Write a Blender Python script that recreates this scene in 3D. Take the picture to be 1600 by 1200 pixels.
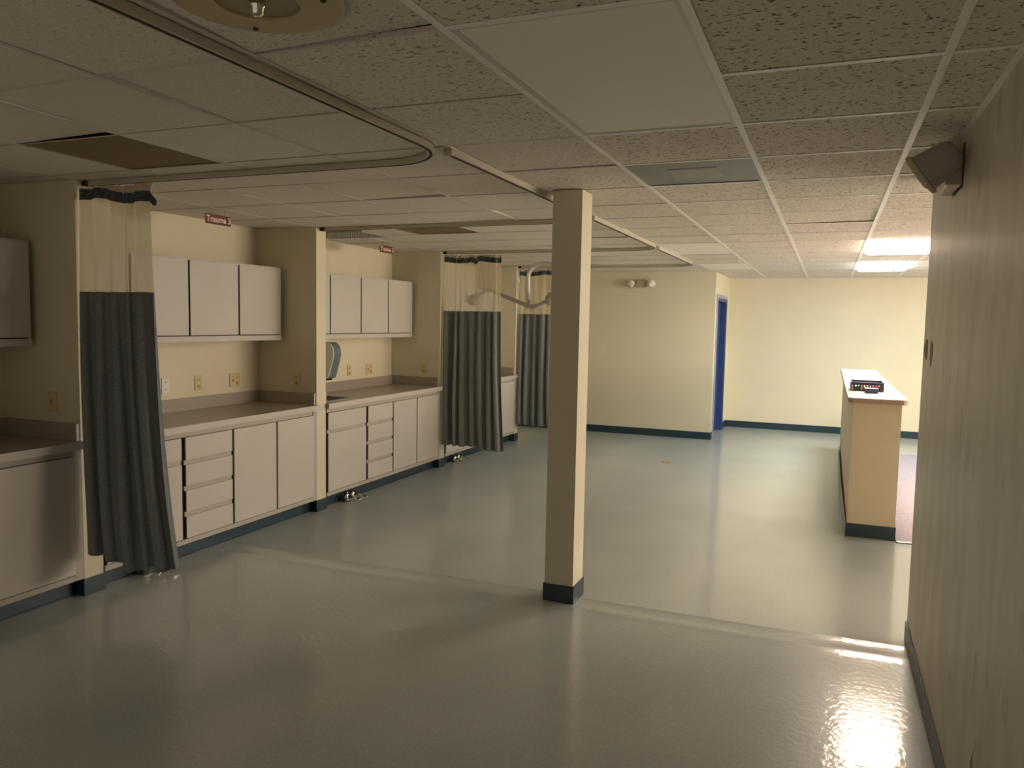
import bpy, bmesh, math, random
from mathutils import Vector, Matrix
random.seed(7)
PI = math.pi
scene = bpy.context.scene
for o in list(bpy.data.objects):
    bpy.data.objects.remove(o, do_unlink=True)

# ------------------------------------------------------------------ camera
CAMZ = 1.6475
F = Vector((-0.37504572, 0.92348215, -0.08075535))
R = Vector((0.9257873, 0.37759467, 0.01844305))
U = Vector((-0.04752462, 0.06784529, 0.99656331))
cam = bpy.data.cameras.new('camera')
cam.sensor_width = 36.0
cam.lens = 1213.5 * 36.0 / 1600.0
cam.clip_start = 0.02
cam.clip_end = 100
camo = bpy.data.objects.new('camera', cam)
scene.collection.objects.link(camo)
camo.matrix_world = Matrix(((R.x, U.x, -F.x, 0), (R.y, U.y, -F.y, 0), (R.z, U.z, -F.z, CAMZ), (0, 0, 0, 1)))
scene.camera = camo

# ------------------------------------------------------------------ world, exposure
w = bpy.data.worlds.new('world')
scene.world = w
w.use_nodes = True
w.node_tree.nodes['Background'].inputs[0].default_value = (1.0, 0.86, 0.70, 1)
w.node_tree.nodes['Background'].inputs[1].default_value = 0.125
vs = scene.view_settings
vs.view_transform = 'Standard'
vs.look = 'None'
vs.gamma = 1.0
vs.use_curve_mapping = False
vs.exposure = 1.83
LIGHT_WARM = ((1.0, 0.80, 0.61), 12.2)     # the nearer lit ceiling fixture
LIGHT_COOL = ((0.80, 1.0, 1.03), 8.0)     # the farther one
FILL_SIDE = ((0.80, 0.95, 1.0), 2.0)     # unseen fill panels added over the side-room carpet

WINDOW_FILL = ((1.0, 0.84, 0.66), 6.0)      # glowing pane added in the unseen side room to brighten the bays

# ------------------------------------------------------------------ materials
def mat(name, col, rough=0.6, spec=0.5, metal=0.0, noise=0.0, nscale=8.0, bump=0.0, bscale=60.0, coat=0.0,
        stretch=(1, 1, 1), alt=None):
    m = bpy.data.materials.new(name)
    m.use_nodes = True
    nt = m.node_tree
    b = nt.nodes['Principled BSDF']
    b.inputs['Base Color'].default_value = (*col, 1)
    b.inputs['Roughness'].default_value = rough
    b.inputs['Metallic'].default_value = metal
    b.inputs['Specular IOR Level'].default_value = spec
    b.inputs['Coat Weight'].default_value = coat
    b.inputs['Coat Roughness'].default_value = 0.08
    tc = nt.nodes.new('ShaderNodeTexCoord')
    mp = nt.nodes.new('ShaderNodeMapping')
    mp.inputs['Scale'].default_value = stretch
    nt.links.new(tc.outputs['Object'], mp.inputs['Vector'])
    if noise > 0 or alt:
        n = nt.nodes.new('ShaderNodeTexNoise')
        n.inputs['Scale'].default_value = nscale
        n.inputs['Detail'].default_value = 5
        nt.links.new(mp.outputs[0], n.inputs['Vector'])
        r = nt.nodes.new('ShaderNodeValToRGB')
        r.color_ramp.elements[0].position = 0.3
        r.color_ramp.elements[1].position = 0.7
        a = alt if alt else tuple(c * (1 - noise) for c in col)
        r.color_ramp.elements[0].color = (*a, 1)
        r.color_ramp.elements[1].color = (*(min(1, c * (1 + noise * .4)) for c in col), 1)
        nt.links.new(n.outputs['Fac'], r.inputs[0])
        nt.links.new(r.outputs[0], b.inputs['Base Color'])
    if bump > 0:
        n2 = nt.nodes.new('ShaderNodeTexNoise')
        n2.inputs['Scale'].default_value = bscale
        n2.inputs['Detail'].default_value = 3
        nt.links.new(mp.outputs[0], n2.inputs['Vector'])
        bp = nt.nodes.new('ShaderNodeBump')
        bp.inputs['Strength'].default_value = bump
        bp.inputs['Distance'].default_value = 0.01
        nt.links.new(n2.outputs['Fac'], bp.inputs['Height'])
        nt.links.new(bp.outputs[0], b.inputs['Normal'])
    return m

M = {}
WALL = (0.74, 0.68, 0.51)
M['wall'] = mat('cream_paint', WALL, 0.55, 0.3, noise=0.04, nscale=2.5, bump=0.08, bscale=120)
M['tan'] = mat('shaded_cream_paint', (0.68, 0.58, 0.42), 0.55, 0.3, noise=0.04, nscale=2.5)  # wall cream toned down: the shade on the counter front put into the colour
M['base'] = mat('dark_blue_vinyl_base', (0.018, 0.045, 0.066), 0.35, 0.5, noise=0.2, nscale=5)
M['cab'] = mat('greige_laminate', (0.61, 0.565, 0.515), 0.42, 0.4, noise=0.03, nscale=3)
M['rail'] = mat('greige_frame', (0.50, 0.455, 0.40), 0.5, 0.3)
M['dark'] = mat('dark_recess', (0.075, 0.055, 0.04), 0.8, 0.1)
M['top'] = mat('mottled_laminate_top', (0.40, 0.345, 0.29), 0.3, 0.5, noise=0.12, nscale=90)
M['tee'] = mat('ceiling_grid_enamel', (0.92, 0.89, 0.83), 0.4, 0.4)
M['tee_shaded'] = mat('shaded_ceiling_grid', (0.66, 0.61, 0.54), 0.6, 0.2)  # duller copy of the grid enamel, painting in the dimmer light over the bays
M['tray'] = mat('grey_white_enamel', (0.70, 0.68, 0.64), 0.4, 0.4)
M['panel'] = mat('acrylic_panel_unlit', (0.95, 0.90, 0.82), 0.5, 0.3)
M['track'] = mat('track_aluminium', (0.56, 0.51, 0.40), 0.35, 0.5, metal=0.25)
M['black'] = mat('black_plastic', (0.012, 0.012, 0.012), 0.5)
M['chrome'] = mat('chrome', (0.75, 0.72, 0.66), 0.12, 0.5, metal=1.0)
M['steel'] = mat('stainless', (0.42, 0.40, 0.37), 0.3, 0.5, metal=1.0)
M['ivory'] = mat('ivory_plate', (0.68, 0.56, 0.30), 0.4, 0.4)
M['ivory_dark'] = mat('ivory_plate_face', (0.50, 0.39, 0.19), 0.4, 0.4)
M['white'] = mat('white_plastic', (0.80, 0.80, 0.78), 0.35, 0.5)
M['beige'] = mat('beige_plastic', (0.56, 0.47, 0.33), 0.45, 0.4)
M['taupe'] = mat('taupe_plastic', (0.40, 0.34, 0.30), 0.4, 0.4)
M['lens'] = mat('clear_lens', (0.80, 0.76, 0.66), 0.12, 0.6, coat=0.4)
M['vent_brown'] = mat('perforated_tan_vent', (0.26, 0.19, 0.10), 0.7, 0.2, noise=0.12, nscale=160)
M['vent_grey'] = mat('grey_vent', (0.24, 0.245, 0.235), 0.4, 0.4, noise=0.08, nscale=6)
M['vent_light'] = mat('pale_grey_vent_core', (0.38, 0.37, 0.34), 0.5, 0.3)
M['grille'] = mat('dusty_grille', (0.42, 0.40, 0.36), 0.6, 0.3, noise=0.35, nscale=110)
M['cloth'] = mat('heather_grey_blue_cloth', (0.27, 0.295, 0.29), 0.95, 0.1, noise=0.38, nscale=260, stretch=(1, 1, .5), bump=0.15, bscale=300)
M['tape'] = mat('cream_heading_tape', (0.62, 0.52, 0.38), 0.9, 0.1)
M['band'] = mat('navy_band_cloth', (0.10, 0.12, 0.13), 0.95, 0.1, noise=0.5, nscale=60)
M['maroon'] = mat('maroon_sign_plastic', (0.17, 0.025, 0.018), 0.4, 0.4)
M['letter'] = mat('white_sign_lettering', (0.80, 0.72, 0.64), 0.5, 0.3)
M['bluedoor'] = mat('blue_paint', (0.03, 0.06, 0.20), 0.4, 0.4, noise=0.1, nscale=3)
M['lilac'] = mat('lilac_grey_paint', (0.34, 0.36, 0.47), 0.4, 0.4)
M['pinktop'] = mat('pale_laminate', (0.56, 0.50, 0.47), 0.25, 0.5)
M['pinkedge'] = mat('tan_laminate_edge', (0.40, 0.28, 0.22), 0.4, 0.4)
M['carpet'] = mat('lilac_grey_carpet', (0.37, 0.335, 0.385), 0.95, 0.1, noise=0.25, nscale=60, bump=0.4, bscale=200)
M['greytrim'] = mat('blue_grey_vinyl_base', (0.42, 0.46, 0.46), 0.4, 0.4)
M['navy'] = mat('navy_plastic', (0.03, 0.03, 0.075), 0.35, 0.5)
M['bluebox'] = mat('blue_plastic', (0.07, 0.09, 0.24), 0.35, 0.5)
M['lidblue'] = mat('pale_blue_plastic', (0.16, 0.18, 0.36), 0.35, 0.4)
M['red'] = mat('red_plastic', (0.55, 0.06, 0.05), 0.4)
M['green'] = mat('green_plastic', (0.12, 0.25, 0.08), 0.4)
M['yellow'] = mat('yellow_plastic', (0.6, 0.42, 0.12), 0.4)
M['lamp'] = mat('lamp_grey_enamel', (0.46, 0.43, 0.40), 0.35, 0.5)
M['lampw'] = mat('lamp_white_enamel', (0.64, 0.62, 0.56), 0.35, 0.5)
M['disp'] = mat('smoked_blue_plastic', (0.16, 0.20, 0.21), 0.2, 0.5)
M['brass'] = mat('drain_brass', (0.30, 0.22, 0.10), 0.45, 0.4)
M['plate'] = mat('aged_ivory_plate', (0.52, 0.43, 0.24), 0.5, 0.4)
M['plate_in'] = mat('aged_tan_disc', (0.33, 0.27, 0.15), 0.5, 0.4)
M['slab'] = mat('plenum_dark', (0.03, 0.028, 0.025), 0.9, 0.1)

# ceiling tiles: pale mineral board with small pits
def tile_mat():
    m = mat('fissured_ceiling_tile', (0.60, 0.55, 0.48), 0.9, 0.1)
    nt = m.node_tree
    b = nt.nodes['Principled BSDF']
    tc = nt.nodes.new('ShaderNodeTexCoord')
    mp = nt.nodes.new('ShaderNodeMapping')
    mp.inputs['Rotation'].default_value = (0, 0, 0.5)
    mp.inputs['Scale'].default_value = (1.0, 1.6, 1.0)
    nt.links.new(tc.outputs['Object'], mp.inputs[0])
    v = nt.nodes.new('ShaderNodeTexNoise')
    v.inputs['Scale'].default_value = 62
    v.inputs['Detail'].default_value = 1.5
    v.inputs['Roughness'].default_value = 0.4
    nt.links.new(mp.outputs[0], v.inputs['Vector'])
    # the pitted boards lie over the right-hand aisle, the plainer ones over the bays
    sx = nt.nodes.new('ShaderNodeSeparateXYZ')
    nt.links.new(tc.outputs['Object'], sx.inputs[0])
    mr = nt.nodes.new('ShaderNodeMapRange')
    mr.inputs['From Min'].default_value = -2.2
    mr.inputs['From Max'].default_value = -0.6
    mr.inputs['To Min'].default_value = 0.12
    mr.inputs['To Max'].default_value = 1.0
    nt.links.new(sx.outputs['X'], mr.inputs['Value'])
    r = nt.nodes.new('ShaderNodeValToRGB')
    r.color_ramp.elements[0].position = 0.625
    r.color_ramp.elements[0].color = (0, 0, 0, 1)
    r.color_ramp.elements[1].position = 0.66
    r.color_ramp.elements[1].color = (1, 1, 1, 1)
    nt.links.new(v.outputs['Fac'], r.inputs[0])
    mul = nt.nodes.new('ShaderNodeMath')
    mul.operation = 'MULTIPLY'
    nt.links.new(r.outputs[0], mul.inputs[0])
    nt.links.new(mr.outputs[0], mul.inputs[1])
    n = nt.nodes.new('ShaderNodeTexNoise')
    n.inputs['Scale'].default_value = 150
    nt.links.new(tc.outputs['Object'], n.inputs['Vector'])
    r2 = nt.nodes.new('ShaderNodeValToRGB')
    r2.color_ramp.elements[0].position = 0.3
    r2.color_ramp.elements[0].color = (0.72, 0.66, 0.575, 1)
    r2.color_ramp.elements[1].position = 0.7
    r2.color_ramp.elements[1].color = (0.85, 0.79, 0.70, 1)
    nt.links.new(n.outputs['Fac'], r2.inputs[0])
    mx = nt.nodes.new('ShaderNodeMix')
    mx.data_type = 'RGBA'
    nt.links.new(mul.outputs[0], mx.inputs[0])
    nt.links.new(r2.outputs[0], mx.inputs[6])
    mx.inputs[7].default_value = (0.25, 0.20, 0.155, 1)
    nt.links.new(mx.outputs[2], b.inputs['Base Color'])
    return m
M['tile'] = tile_mat()

# glossy sheet vinyl floor
def floor_mat():
    m = mat('waxed_sheet_vinyl', (0.36, 0.40, 0.38), 0.34, 0.35, coat=0.50)
    nt = m.node_tree
    b = nt.nodes['Principled BSDF']
    tc = nt.nodes.new('ShaderNodeTexCoord')
    n1 = nt.nodes.new('ShaderNodeTexNoise')
    n1.inputs['Scale'].default_value = 1.3
    n1.inputs['Detail'].default_value = 6
    n2 = nt.nodes.new('ShaderNodeTexNoise')
    n2.inputs['Scale'].default_value = 75
    n2.inputs['Detail'].default_value = 4
    for n in (n1, n2):
        nt.links.new(tc.outputs['Object'], n.inputs['Vector'])
    r1 = nt.nodes.new('ShaderNodeValToRGB')
    r1.color_ramp.elements[0].position = 0.3
    r1.color_ramp.elements[0].color = (0.455, 0.49, 0.47, 1)
    r1.color_ramp.elements[1].position = 0.7
    r1.color_ramp.elements[1].color = (0.53, 0.56, 0.54, 1)
    r2 = nt.nodes.new('ShaderNodeValToRGB')
    r2.color_ramp.elements[0].position = 0.35
    r2.color_ramp.elements[0].color = (0.87, 0.87, 0.87, 1)
    r2.color_ramp.elements[1].position = 0.65
    r2.color_ramp.elements[1].color = (1.0, 1.0, 1.0, 1)
    nt.links.new(n1.outputs['Fac'], r1.inputs[0])
    nt.links.new(n2.outputs['Fac'], r2.inputs[0])
    mx = nt.nodes.new('ShaderNodeMix')
    mx.data_type = 'RGBA'
    mx.blend_type = 'MULTIPLY'
    mx.inputs[0].default_value = 1.0
    nt.links.new(r1.outputs[0], mx.inputs[6])
    nt.links.new(r2.outputs[0], mx.inputs[7])
    nt.links.new(mx.outputs[2], b.inputs['Base Color'])
    # wavy wax
    n3 = nt.nodes.new('ShaderNodeTexNoise')
    n3.inputs['Scale'].default_value = 30
    n3.inputs['Detail'].default_value = 5
    nt.links.new(tc.outputs['Object'], n3.inputs['Vector'])
    bp = nt.nodes.new('ShaderNodeBump')
    bp.inputs['Strength'].default_value = 0.34
    bp.inputs['Distance'].default_value = 0.004
    nt.links.new(n3.outputs['Fac'], bp.inputs['Height'])
    nt.links.new(bp.outputs[0], b.inputs['Normal'])
    nt.links.new(bp.outputs[0], b.inputs['Coat Normal'])
    b.inputs['Coat Roughness'].default_value = 0.045
    return m
M['floor'] = floor_mat()

# right wall: cream paint with vertical roller streaks and grime
def grimy_wall():
    m = mat('streaked_paint', (0.60, 0.52, 0.38), 0.38, 0.4, coat=0.0)
    nt = m.node_tree
    b = nt.nodes['Principled BSDF']
    tc = nt.nodes.new('ShaderNodeTexCoord')
    mp = nt.nodes.new('ShaderNodeMapping')
    mp.inputs['Scale'].default_value = (1, 2.4, 0.7)
    nt.links.new(tc.outputs['Object'], mp.inputs[0])
    n = nt.nodes.new('ShaderNodeTexNoise')
    n.inputs['Scale'].default_value = 3
    n.inputs['Detail'].default_value = 7
    nt.links.new(mp.outputs[0], n.inputs['Vector'])
    r = nt.nodes.new('ShaderNodeValToRGB')
    r.color_ramp.elements[0].position = 0.30
    r.color_ramp.elements[0].color = (0.55, 0.50, 0.41, 1)
    r.color_ramp.elements[1].position = 0.62
    r.color_ramp.elements[1].color = (0.66, 0.605, 0.50, 1)
    e = r.color_ramp.elements.new(0.22)
    e.color = (0.38, 0.31, 0.23, 1)
    nt.links.new(n.outputs['Fac'], r.inputs[0])
    mp2 = nt.nodes.new('ShaderNodeMapping')
    mp2.inputs['Scale'].default_value = (1, 3.5, 1.6)
    mp2.inputs['Location'].default_value = (0, .3, .2)
    nt.links.new(tc.outputs['Object'], mp2.inputs[0])
    ns = nt.nodes.new('ShaderNodeTexNoise')
    ns.inputs['Scale'].default_value = 2.6
    ns.inputs['Detail'].default_value = 4
    nt.links.new(mp2.outputs[0], ns.inputs['Vector'])
    rs = nt.nodes.new('ShaderNodeValToRGB')
    rs.color_ramp.elements[0].position = 0.62
    rs.color_ramp.elements[0].color = (1, 1, 1, 1)
    rs.color_ramp.elements[1].position = 0.74
    rs.color_ramp.elements[1].color = (0.72, 0.69, 0.66, 1)
    nt.links.new(ns.outputs['Fac'], rs.inputs[0])
    mx = nt.nodes.new('ShaderNodeMix')
    mx.data_type = 'RGBA'
    mx.blend_type = 'MULTIPLY'
    mx.inputs[0].default_value = 1.0
    nt.links.new(r.outputs[0], mx.inputs[6])
    nt.links.new(rs.outputs[0], mx.inputs[7])
    nt.links.new(mx.outputs[2], b.inputs['Base Color'])
    bp = nt.nodes.new('ShaderNodeBump')
    bp.inputs['Strength'].default_value = 0.25
    bp.inputs['Distance'].default_value = 0.004
    nt.links.new(n.outputs['Fac'], bp.inputs['Height'])
    nt.links.new(bp.outputs[0], b.inputs['Normal'])
    return m
M['grimy'] = grimy_wall()

def emis(name, col, s):
    m = bpy.data.materials.new(name)
    m.use_nodes = True
    nt = m.node_tree
    b = nt.nodes['Principled BSDF']
    b.inputs['Base Color'].default_value = (0.8, 0.8, 0.8, 1)
    b.inputs['Emission Color'].default_value = (*col, 1)
    b.inputs['Emission Strength'].default_value = s
    return m
M['warm'] = emis('lit_diffuser_warm', *LIGHT_WARM)
M['cool'] = emis('lit_diffuser_cool', *LIGHT_COOL)
M['fill_pane'] = emis('fill_pane_glow', *WINDOW_FILL)
M['side'] = emis('fill_diffuser_side', *FILL_SIDE)

def mesh_cloth():
    m = bpy.data.materials.new('cream_net')
    m.use_nodes = True
    nt = m.node_tree
    for n in list(nt.nodes):
        if n.type == 'BSDF_PRINCIPLED':
            nt.nodes.remove(n)
    out = [n for n in nt.nodes if n.type == 'OUTPUT_MATERIAL'][0]
    d = nt.nodes.new('ShaderNodeBsdfDiffuse')
    d.inputs[0].default_value = (0.82, 0.74, 0.54, 1)
    t = nt.nodes.new('ShaderNodeBsdfTranslucent')
    t.inputs[0].default_value = (0.82, 0.74, 0.54, 1)
    tr = nt.nodes.new('ShaderNodeBsdfTransparent')
    m1 = nt.nodes.new('ShaderNodeMixShader')
    m1.inputs[0].default_value = 0.45
    m2 = nt.nodes.new('ShaderNodeMixShader')
    m2.inputs[0].default_value = 0.62
    nt.links.new(d.outputs[0], m1.inputs[1])
    nt.links.new(t.outputs[0], m1.inputs[2])
    nt.links.new(tr.outputs[0], m2.inputs[1])
    nt.links.new(m1.outputs[0], m2.inputs[2])
    nt.links.new(m2.outputs[0], out.inputs[0])
    return m
M['net'] = mesh_cloth()

# ------------------------------------------------------------------ helpers
COL = scene.collection
def new():
    return bmesh.new()

def bx(bm, x0, x1, y0, y1, z0, z1, bev=0.0, mtx=None):
    vs_ = [bm.verts.new((x, y, z)) for z in (z0, z1) for y in (y0, y1) for x in (x0, x1)]
    fs = [(0, 2, 3, 1), (4, 5, 7, 6), (0, 1, 5, 4), (2, 6, 7, 3), (0, 4, 6, 2), (1, 3, 7, 5)]
    faces = [bm.faces.new([vs_[i] for i in f]) for f in fs]
    if bev > 0:
        es = list({e for f in faces for e in f.edges})
        ret = bmesh.ops.bevel(bm, geom=es, offset=bev, segments=2, affect='EDGES', profile=0.5)
        vs_ = list({v for v in ret['verts']} | {v for v in vs_ if v.is_valid})
    if mtx is not None:
        for v in vs_:
            if v.is_valid:
                v.co = mtx @ v.co
    return vs_

def prism(bm, pts, axis, a, b):
    """polygon pts (2D) extruded from a to b along axis (0 x, 1 y, 2 z)"""
    def mk(p, t):
        if axis == 0: return (t, p[0], p[1])
        if axis == 1: return (p[0], t, p[1])
        return (p[0], p[1], t)
    A = [bm.verts.new(mk(p, a)) for p in pts]
    B = [bm.verts.new(mk(p, b)) for p in pts]
    n = len(pts)
    bm.faces.new(A)
    bm.faces.new(list(reversed(B)))
    for i in range(n):
        bm.faces.new((A[i], B[i], B[(i + 1) % n], A[(i + 1) % n]))

def tube(bm, path, r, seg=10, taper=None):
    path = [Vector(p) for p in path]
    rings = []
    n = len(path)
    up = Vector((0, 0, 1))
    prev = None
    for i, p in enumerate(path):
        d = (path[min(i + 1, n - 1)] - path[max(i - 1, 0)]).normalized()
        if prev is None:
            a = d.cross(up)
            if a.length < 1e-3:
                a = d.cross(Vector((1, 0, 0)))
            a.normalize()
        else:
            a = prev - d * prev.dot(d)
            a.normalize()
        prev = a
        b = d.cross(a)
        rr = r if taper is None else taper[i]
        rings.append([bm.verts.new(p + a * rr * math.cos(2 * PI * k / seg) + b * rr * math.sin(2 * PI * k / seg)) for k in range(seg)])
    for i in range(n - 1):
        for k in range(seg):
            bm.faces.new((rings[i][k], rings[i][(k + 1) % seg], rings[i + 1][(k + 1) % seg], rings[i + 1][k]))
    bm.faces.new(list(reversed(rings[0])))
    bm.faces.new(rings[-1])

def lathe(bm, prof, origin=(0, 0, 0), seg=32, mtx=None):
    """prof: list of (r, z)"""
    o = Vector(origin)
    rings = []
    for (r, z) in prof:
        if r < 1e-6:
            rings.append([bm.verts.new((0, 0, z))])
        else:
            rings.append([bm.verts.new((r * math.cos(2 * PI * k / seg), r * math.sin(2 * PI * k / seg), z)) for k in range(seg)])
    for i in range(len(rings) - 1):
        a, b = rings[i], rings[i + 1]
        for k in range(seg):
            k2 = (k + 1) % seg
            if len(a) == 1 and len(b) == 1:
                continue
            if len(a) == 1:
                bm.faces.new((a[0], b[k], b[k2]))
            elif len(b) == 1:
                bm.faces.new((a[k], a[k2], b[0]))
            else:
                bm.faces.new((a[k], a[k2], b[k2], b[k]))
    for rg in rings:
        for v in rg:
            v.co = (mtx @ v.co if mtx is not None else v.co) + o

def obj(name, bm, m, parent=None, smooth=False):
    """bm is in world coordinates; children are stored relative to their thing"""
    bmesh.ops.recalc_face_normals(bm, faces=bm.faces)
    if parent is not None:
        off = parent.get('_w')
        if off:
            bmesh.ops.translate(bm, verts=bm.verts, vec=-Vector(off))
    me = bpy.data.meshes.new(name)
    bm.to_mesh(me)
    bm.free()
    if smooth:
        for p in me.polygons:
            p.use_smooth = True
    me.materials.append(M[m])
    o = bpy.data.objects.new(name, me)
    COL.objects.link(o)
    if parent is not None:
        o.parent = parent
        if parent.get('_w'):
            o['_w'] = list(parent['_w'])
    return o

def thing(name, label, cat, loc, group=None):
    o = bpy.data.objects.new(name, None)
    o.empty_display_size = 0.1
    COL.objects.link(o)
    o.location = loc
    o['label'] = label
    o['category'] = cat
    if group: o['group'] = group
    o['_w'] = list(loc)
    return o

def tag(o, label, cat, group=None):
    o['label'] = label
    o['category'] = cat
    if group: o['group'] = group
    return o

def struct(name, bm, m):
    o = obj(name, bm, m)
    o['kind'] = 'structure'
    return o

def sbox(name, m, *a, **k):
    bm = new()
    bx(bm, *a, **k)
    return struct(name, bm, m)

def pbox(name, m, parent, *a, **k):
    bm = new()
    bx(bm, *a, **k)
    return obj(name, bm, m, parent)

def dup(root, dv, label, group=None):
    r = root.copy()
    COL.objects.link(r)
    r.location = root.location + Vector(dv)
    r['label'] = label
    if group: r['group'] = group
    for ch in list(root.children):
        c = ch.copy()
        COL.objects.link(c)
        c.parent = r
        for g in list(ch.children):
            d = g.copy()
            COL.objects.link(d)
            d.parent = c
    return r

# ------------------------------------------------------------------ dimensions
H = 2.393
XB, XP, XF = -4.57, -3.96, -3.94        # bay back wall, partition fronts, cabinet door fronts
PY = [3.17, 5.395, 7.62, 9.845]          # near faces of the bay partitions
TH = 0.13
XR, YR = 0.452, 4.49                     # right wall and where it ends
XM, YM, YF, XE = -1.513, 11.32, 12.974, 6.0
Y0 = -1.6
GX, GY, G = -0.346, 2.450, 0.61          # ceiling grid origin and pitch

# ------------------------------------------------------------------ floor with the two ridges in the vinyl
def make_floor():
    bm = new()
    prof = [(Y0 - .1, 0), (4.05, 0), (4.13, .0), (4.165, .0018), (4.19, .0048), (4.21, .006), (4.23, .0048), (4.255, .0018), (4.29, 0),
            (4.372, 0), (4.378, .0022), (4.384, .0022), (4.39, 0), (YF + .1, 0)]
    xs = [XB - .1, -3.95, -3.85, -3.6]
    x = -3.3
    while x < XR + .1:
        xs.append(x)
        x += 0.15
    xs.append(XE + .1)
    def amp(x):
        if x < -3.85: return 0.0
        if x > XR + .1: return 0.0
        return 0.85 + 0.25 * math.sin(x * 3.1) + 0.1 * math.sin(x * 11)
    grid = []
    for x in xs:
        wob = 0.012 * math.sin(x * 2.3) + 0.006 * math.sin(x * 7)
        row = []
        for (y, z) in prof:
            yy = y + (wob if 4.0 < y < 4.4 else 0)
            row.append(bm.verts.new((x, yy, z * amp(x))))
        grid.append(row)
    for i in range(len(grid) - 1):
        for j in range(len(prof) - 1):
            bm.faces.new((grid[i][j], grid[i + 1][j], grid[i + 1][j + 1], grid[i][j + 1]))
    o = struct('floor', bm, 'floor')
    for p in o.data.polygons: p.use_smooth = True
    # recalc may flip an open sheet: make sure it faces up
    if o.data.polygons[0].normal.z < 0:
        o.data.flip_normals()
make_floor()

# ------------------------------------------------------------------ walls
sbox('wall_left', 'wall', XB - .12, XB, Y0, YM + .12, 0, H + .2)
for i, y in enumerate(PY):
    sbox('wall_partition' if i == 0 else 'wall_partition.%03d' % i, 'wall', XB, XP, y, y + TH, 0, H)
sbox('wall_partition.004', 'wall', XB, XP, PY[0] - 2.225, PY[0] - 2.225 + TH, 0, H)
sbox('wall_middle', 'wall', XB, XM, YM, YM + .12, 0, H)
# side of the far block with the door opening in it
DY0, DY1, DZ = 11.50, 12.52, 2.04
bm = new()
bx(bm, XM - .12, XM, YM + .12, DY0, 0, H)
bx(bm, XM - .12, XM, DY1, YF, 0, H)
bx(bm, XM - .12, XM, DY0, DY1, DZ, H)
struct('wall_side', bm, 'wall')
sbox('wall_far', 'wall', XM - .12, XE + .12, YF, YF + .12, 0, H + .2)
sbox('wall_right', 'grimy', XR, XR + .12, Y0, YR, 0, H)
sbox('wall_return', 'wall', XR + .12, XE + .12, YR - .12, YR, 0, H)
WY0, WY1, WZ0, WZ1 = 6.2, 10.2, .95, 2.28
b = new()
bx(b, XE, XE + .12, YR, WY0, 0, H + .2)
bx(b, XE, XE + .12, WY1, YF, 0, H + .2)
bx(b, XE, XE + .12, WY0, WY1, 0, WZ0)
bx(b, XE, XE + .12, WY0, WY1, WZ1, H + .2)
struct('wall_east', b, 'wall')
b = new()
for k in range(5):
    yy = WY0 + (WY1 - WY0) * k / 4
    bx(b, XE + .02, XE + .07, max(WY0, yy - .02), min(WY1, yy + .02), WZ0, WZ1)
bx(b, XE + .02, XE + .07, WY0, WY1, WZ0, WZ0 + .035)
bx(b, XE + .02, XE + .07, WY0, WY1, WZ1 - .035, WZ1)
win = struct('fill_window_1', b, 'tray')  # unseen window, added for its fill light on the bays
pbox('window_fill_pane', 'fill_pane', win, XE + .075, XE + .08, WY0, WY1, WZ0, WZ1)

# door in the side wall
bm = new()
bx(bm, XM - .115, XM + .012, DY0 + .0, DY0 + .045, 0, DZ, .003)
bx(bm, XM - .115, XM + .012, DY1 - .045, DY1, 0, DZ, .003)
bx(bm, XM - .115, XM + .012, DY0 + .045, DY1 - .045, DZ - .045, DZ, .003)
d = struct('door_1', bm, 'bluedoor')
bm = new()
bx(bm, XM + .0005, XM + .016, DY0 - .05, DY0 + .001, 0, DZ + .05, .003)
bx(bm, XM + .0005, XM + .016, DY0 + .001, DY1 + .05, DZ, DZ + .05, .003)
obj('door_casing', bm, 'lilac', d)
bm = new()
bx(bm, XM + .0005, XM + .018, DY1 + .001, DY1 + .05, 0, DZ + .0, .003)
obj('door_casing', bm, 'bluedoor', d)
leaf = pbox('door_leaf', 'bluedoor', d, XM - .112, XM - .07, DY0 + .047, DY1 - .047, .008, DZ - .047, .002)
bm = new()
lathe(bm, [(0, 0), (.027, 0), (.027, .004), (.012, .006), (.010, .035), (.025, .045), (.028, .06), (.018, .07), (0, .072)], (XM - .0695, DY0 + .12, .98), 20,
      Matrix.Rotation(PI / 2, 4, 'Y'))
obj('door_knob', bm, 'steel', leaf, True)

# baseboards
def base(name, x0, x1, y0, y1, m='base', h=.10):
    bm = new()
    bx(bm, x0, x1, y0, y1, 0.0005, h, .003)
    return struct(name, bm, m)
bt = .008
n_ = 0
for y in PY:
    bm = new()
    bx(bm, XP, XP + bt, y - bt, y + TH + bt, .0005, .10, .002)
    bx(bm, XP - .12, XP, y - bt, y, .0005, .10, .002)
    bx(bm, XP - .12, XP, y + TH, y + TH + bt, .0005, .10, .002)
    o = struct('baseboard_partition' + ('.%03d' % n_ if n_ else ''), bm, 'base')
    n_ += 1
bm = new()
bx(bm, XB, XM + bt, YM - bt, YM, .0005, .105, .002)
bx(bm, XM, XM + bt, YM, DY0 - .052, .0005, .105, .002)
struct('baseboard_middle', bm, 'base')
bm = new()
bx(bm, XM, XM + bt, DY1 + .052, YF - bt, .0005, .105, .002)
bx(bm, XM, XE, YF - bt, YF, .0005, .105, .002)
struct('baseboard_far', bm, 'base')
bm = new()
bx(bm, XR - bt, XR, Y0, YR + bt, .0005, .105, .002)
bx(bm, XR, XE, YR, YR + bt, .0005, .105, .002)
struct('baseboard_right', bm, 'base')

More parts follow.
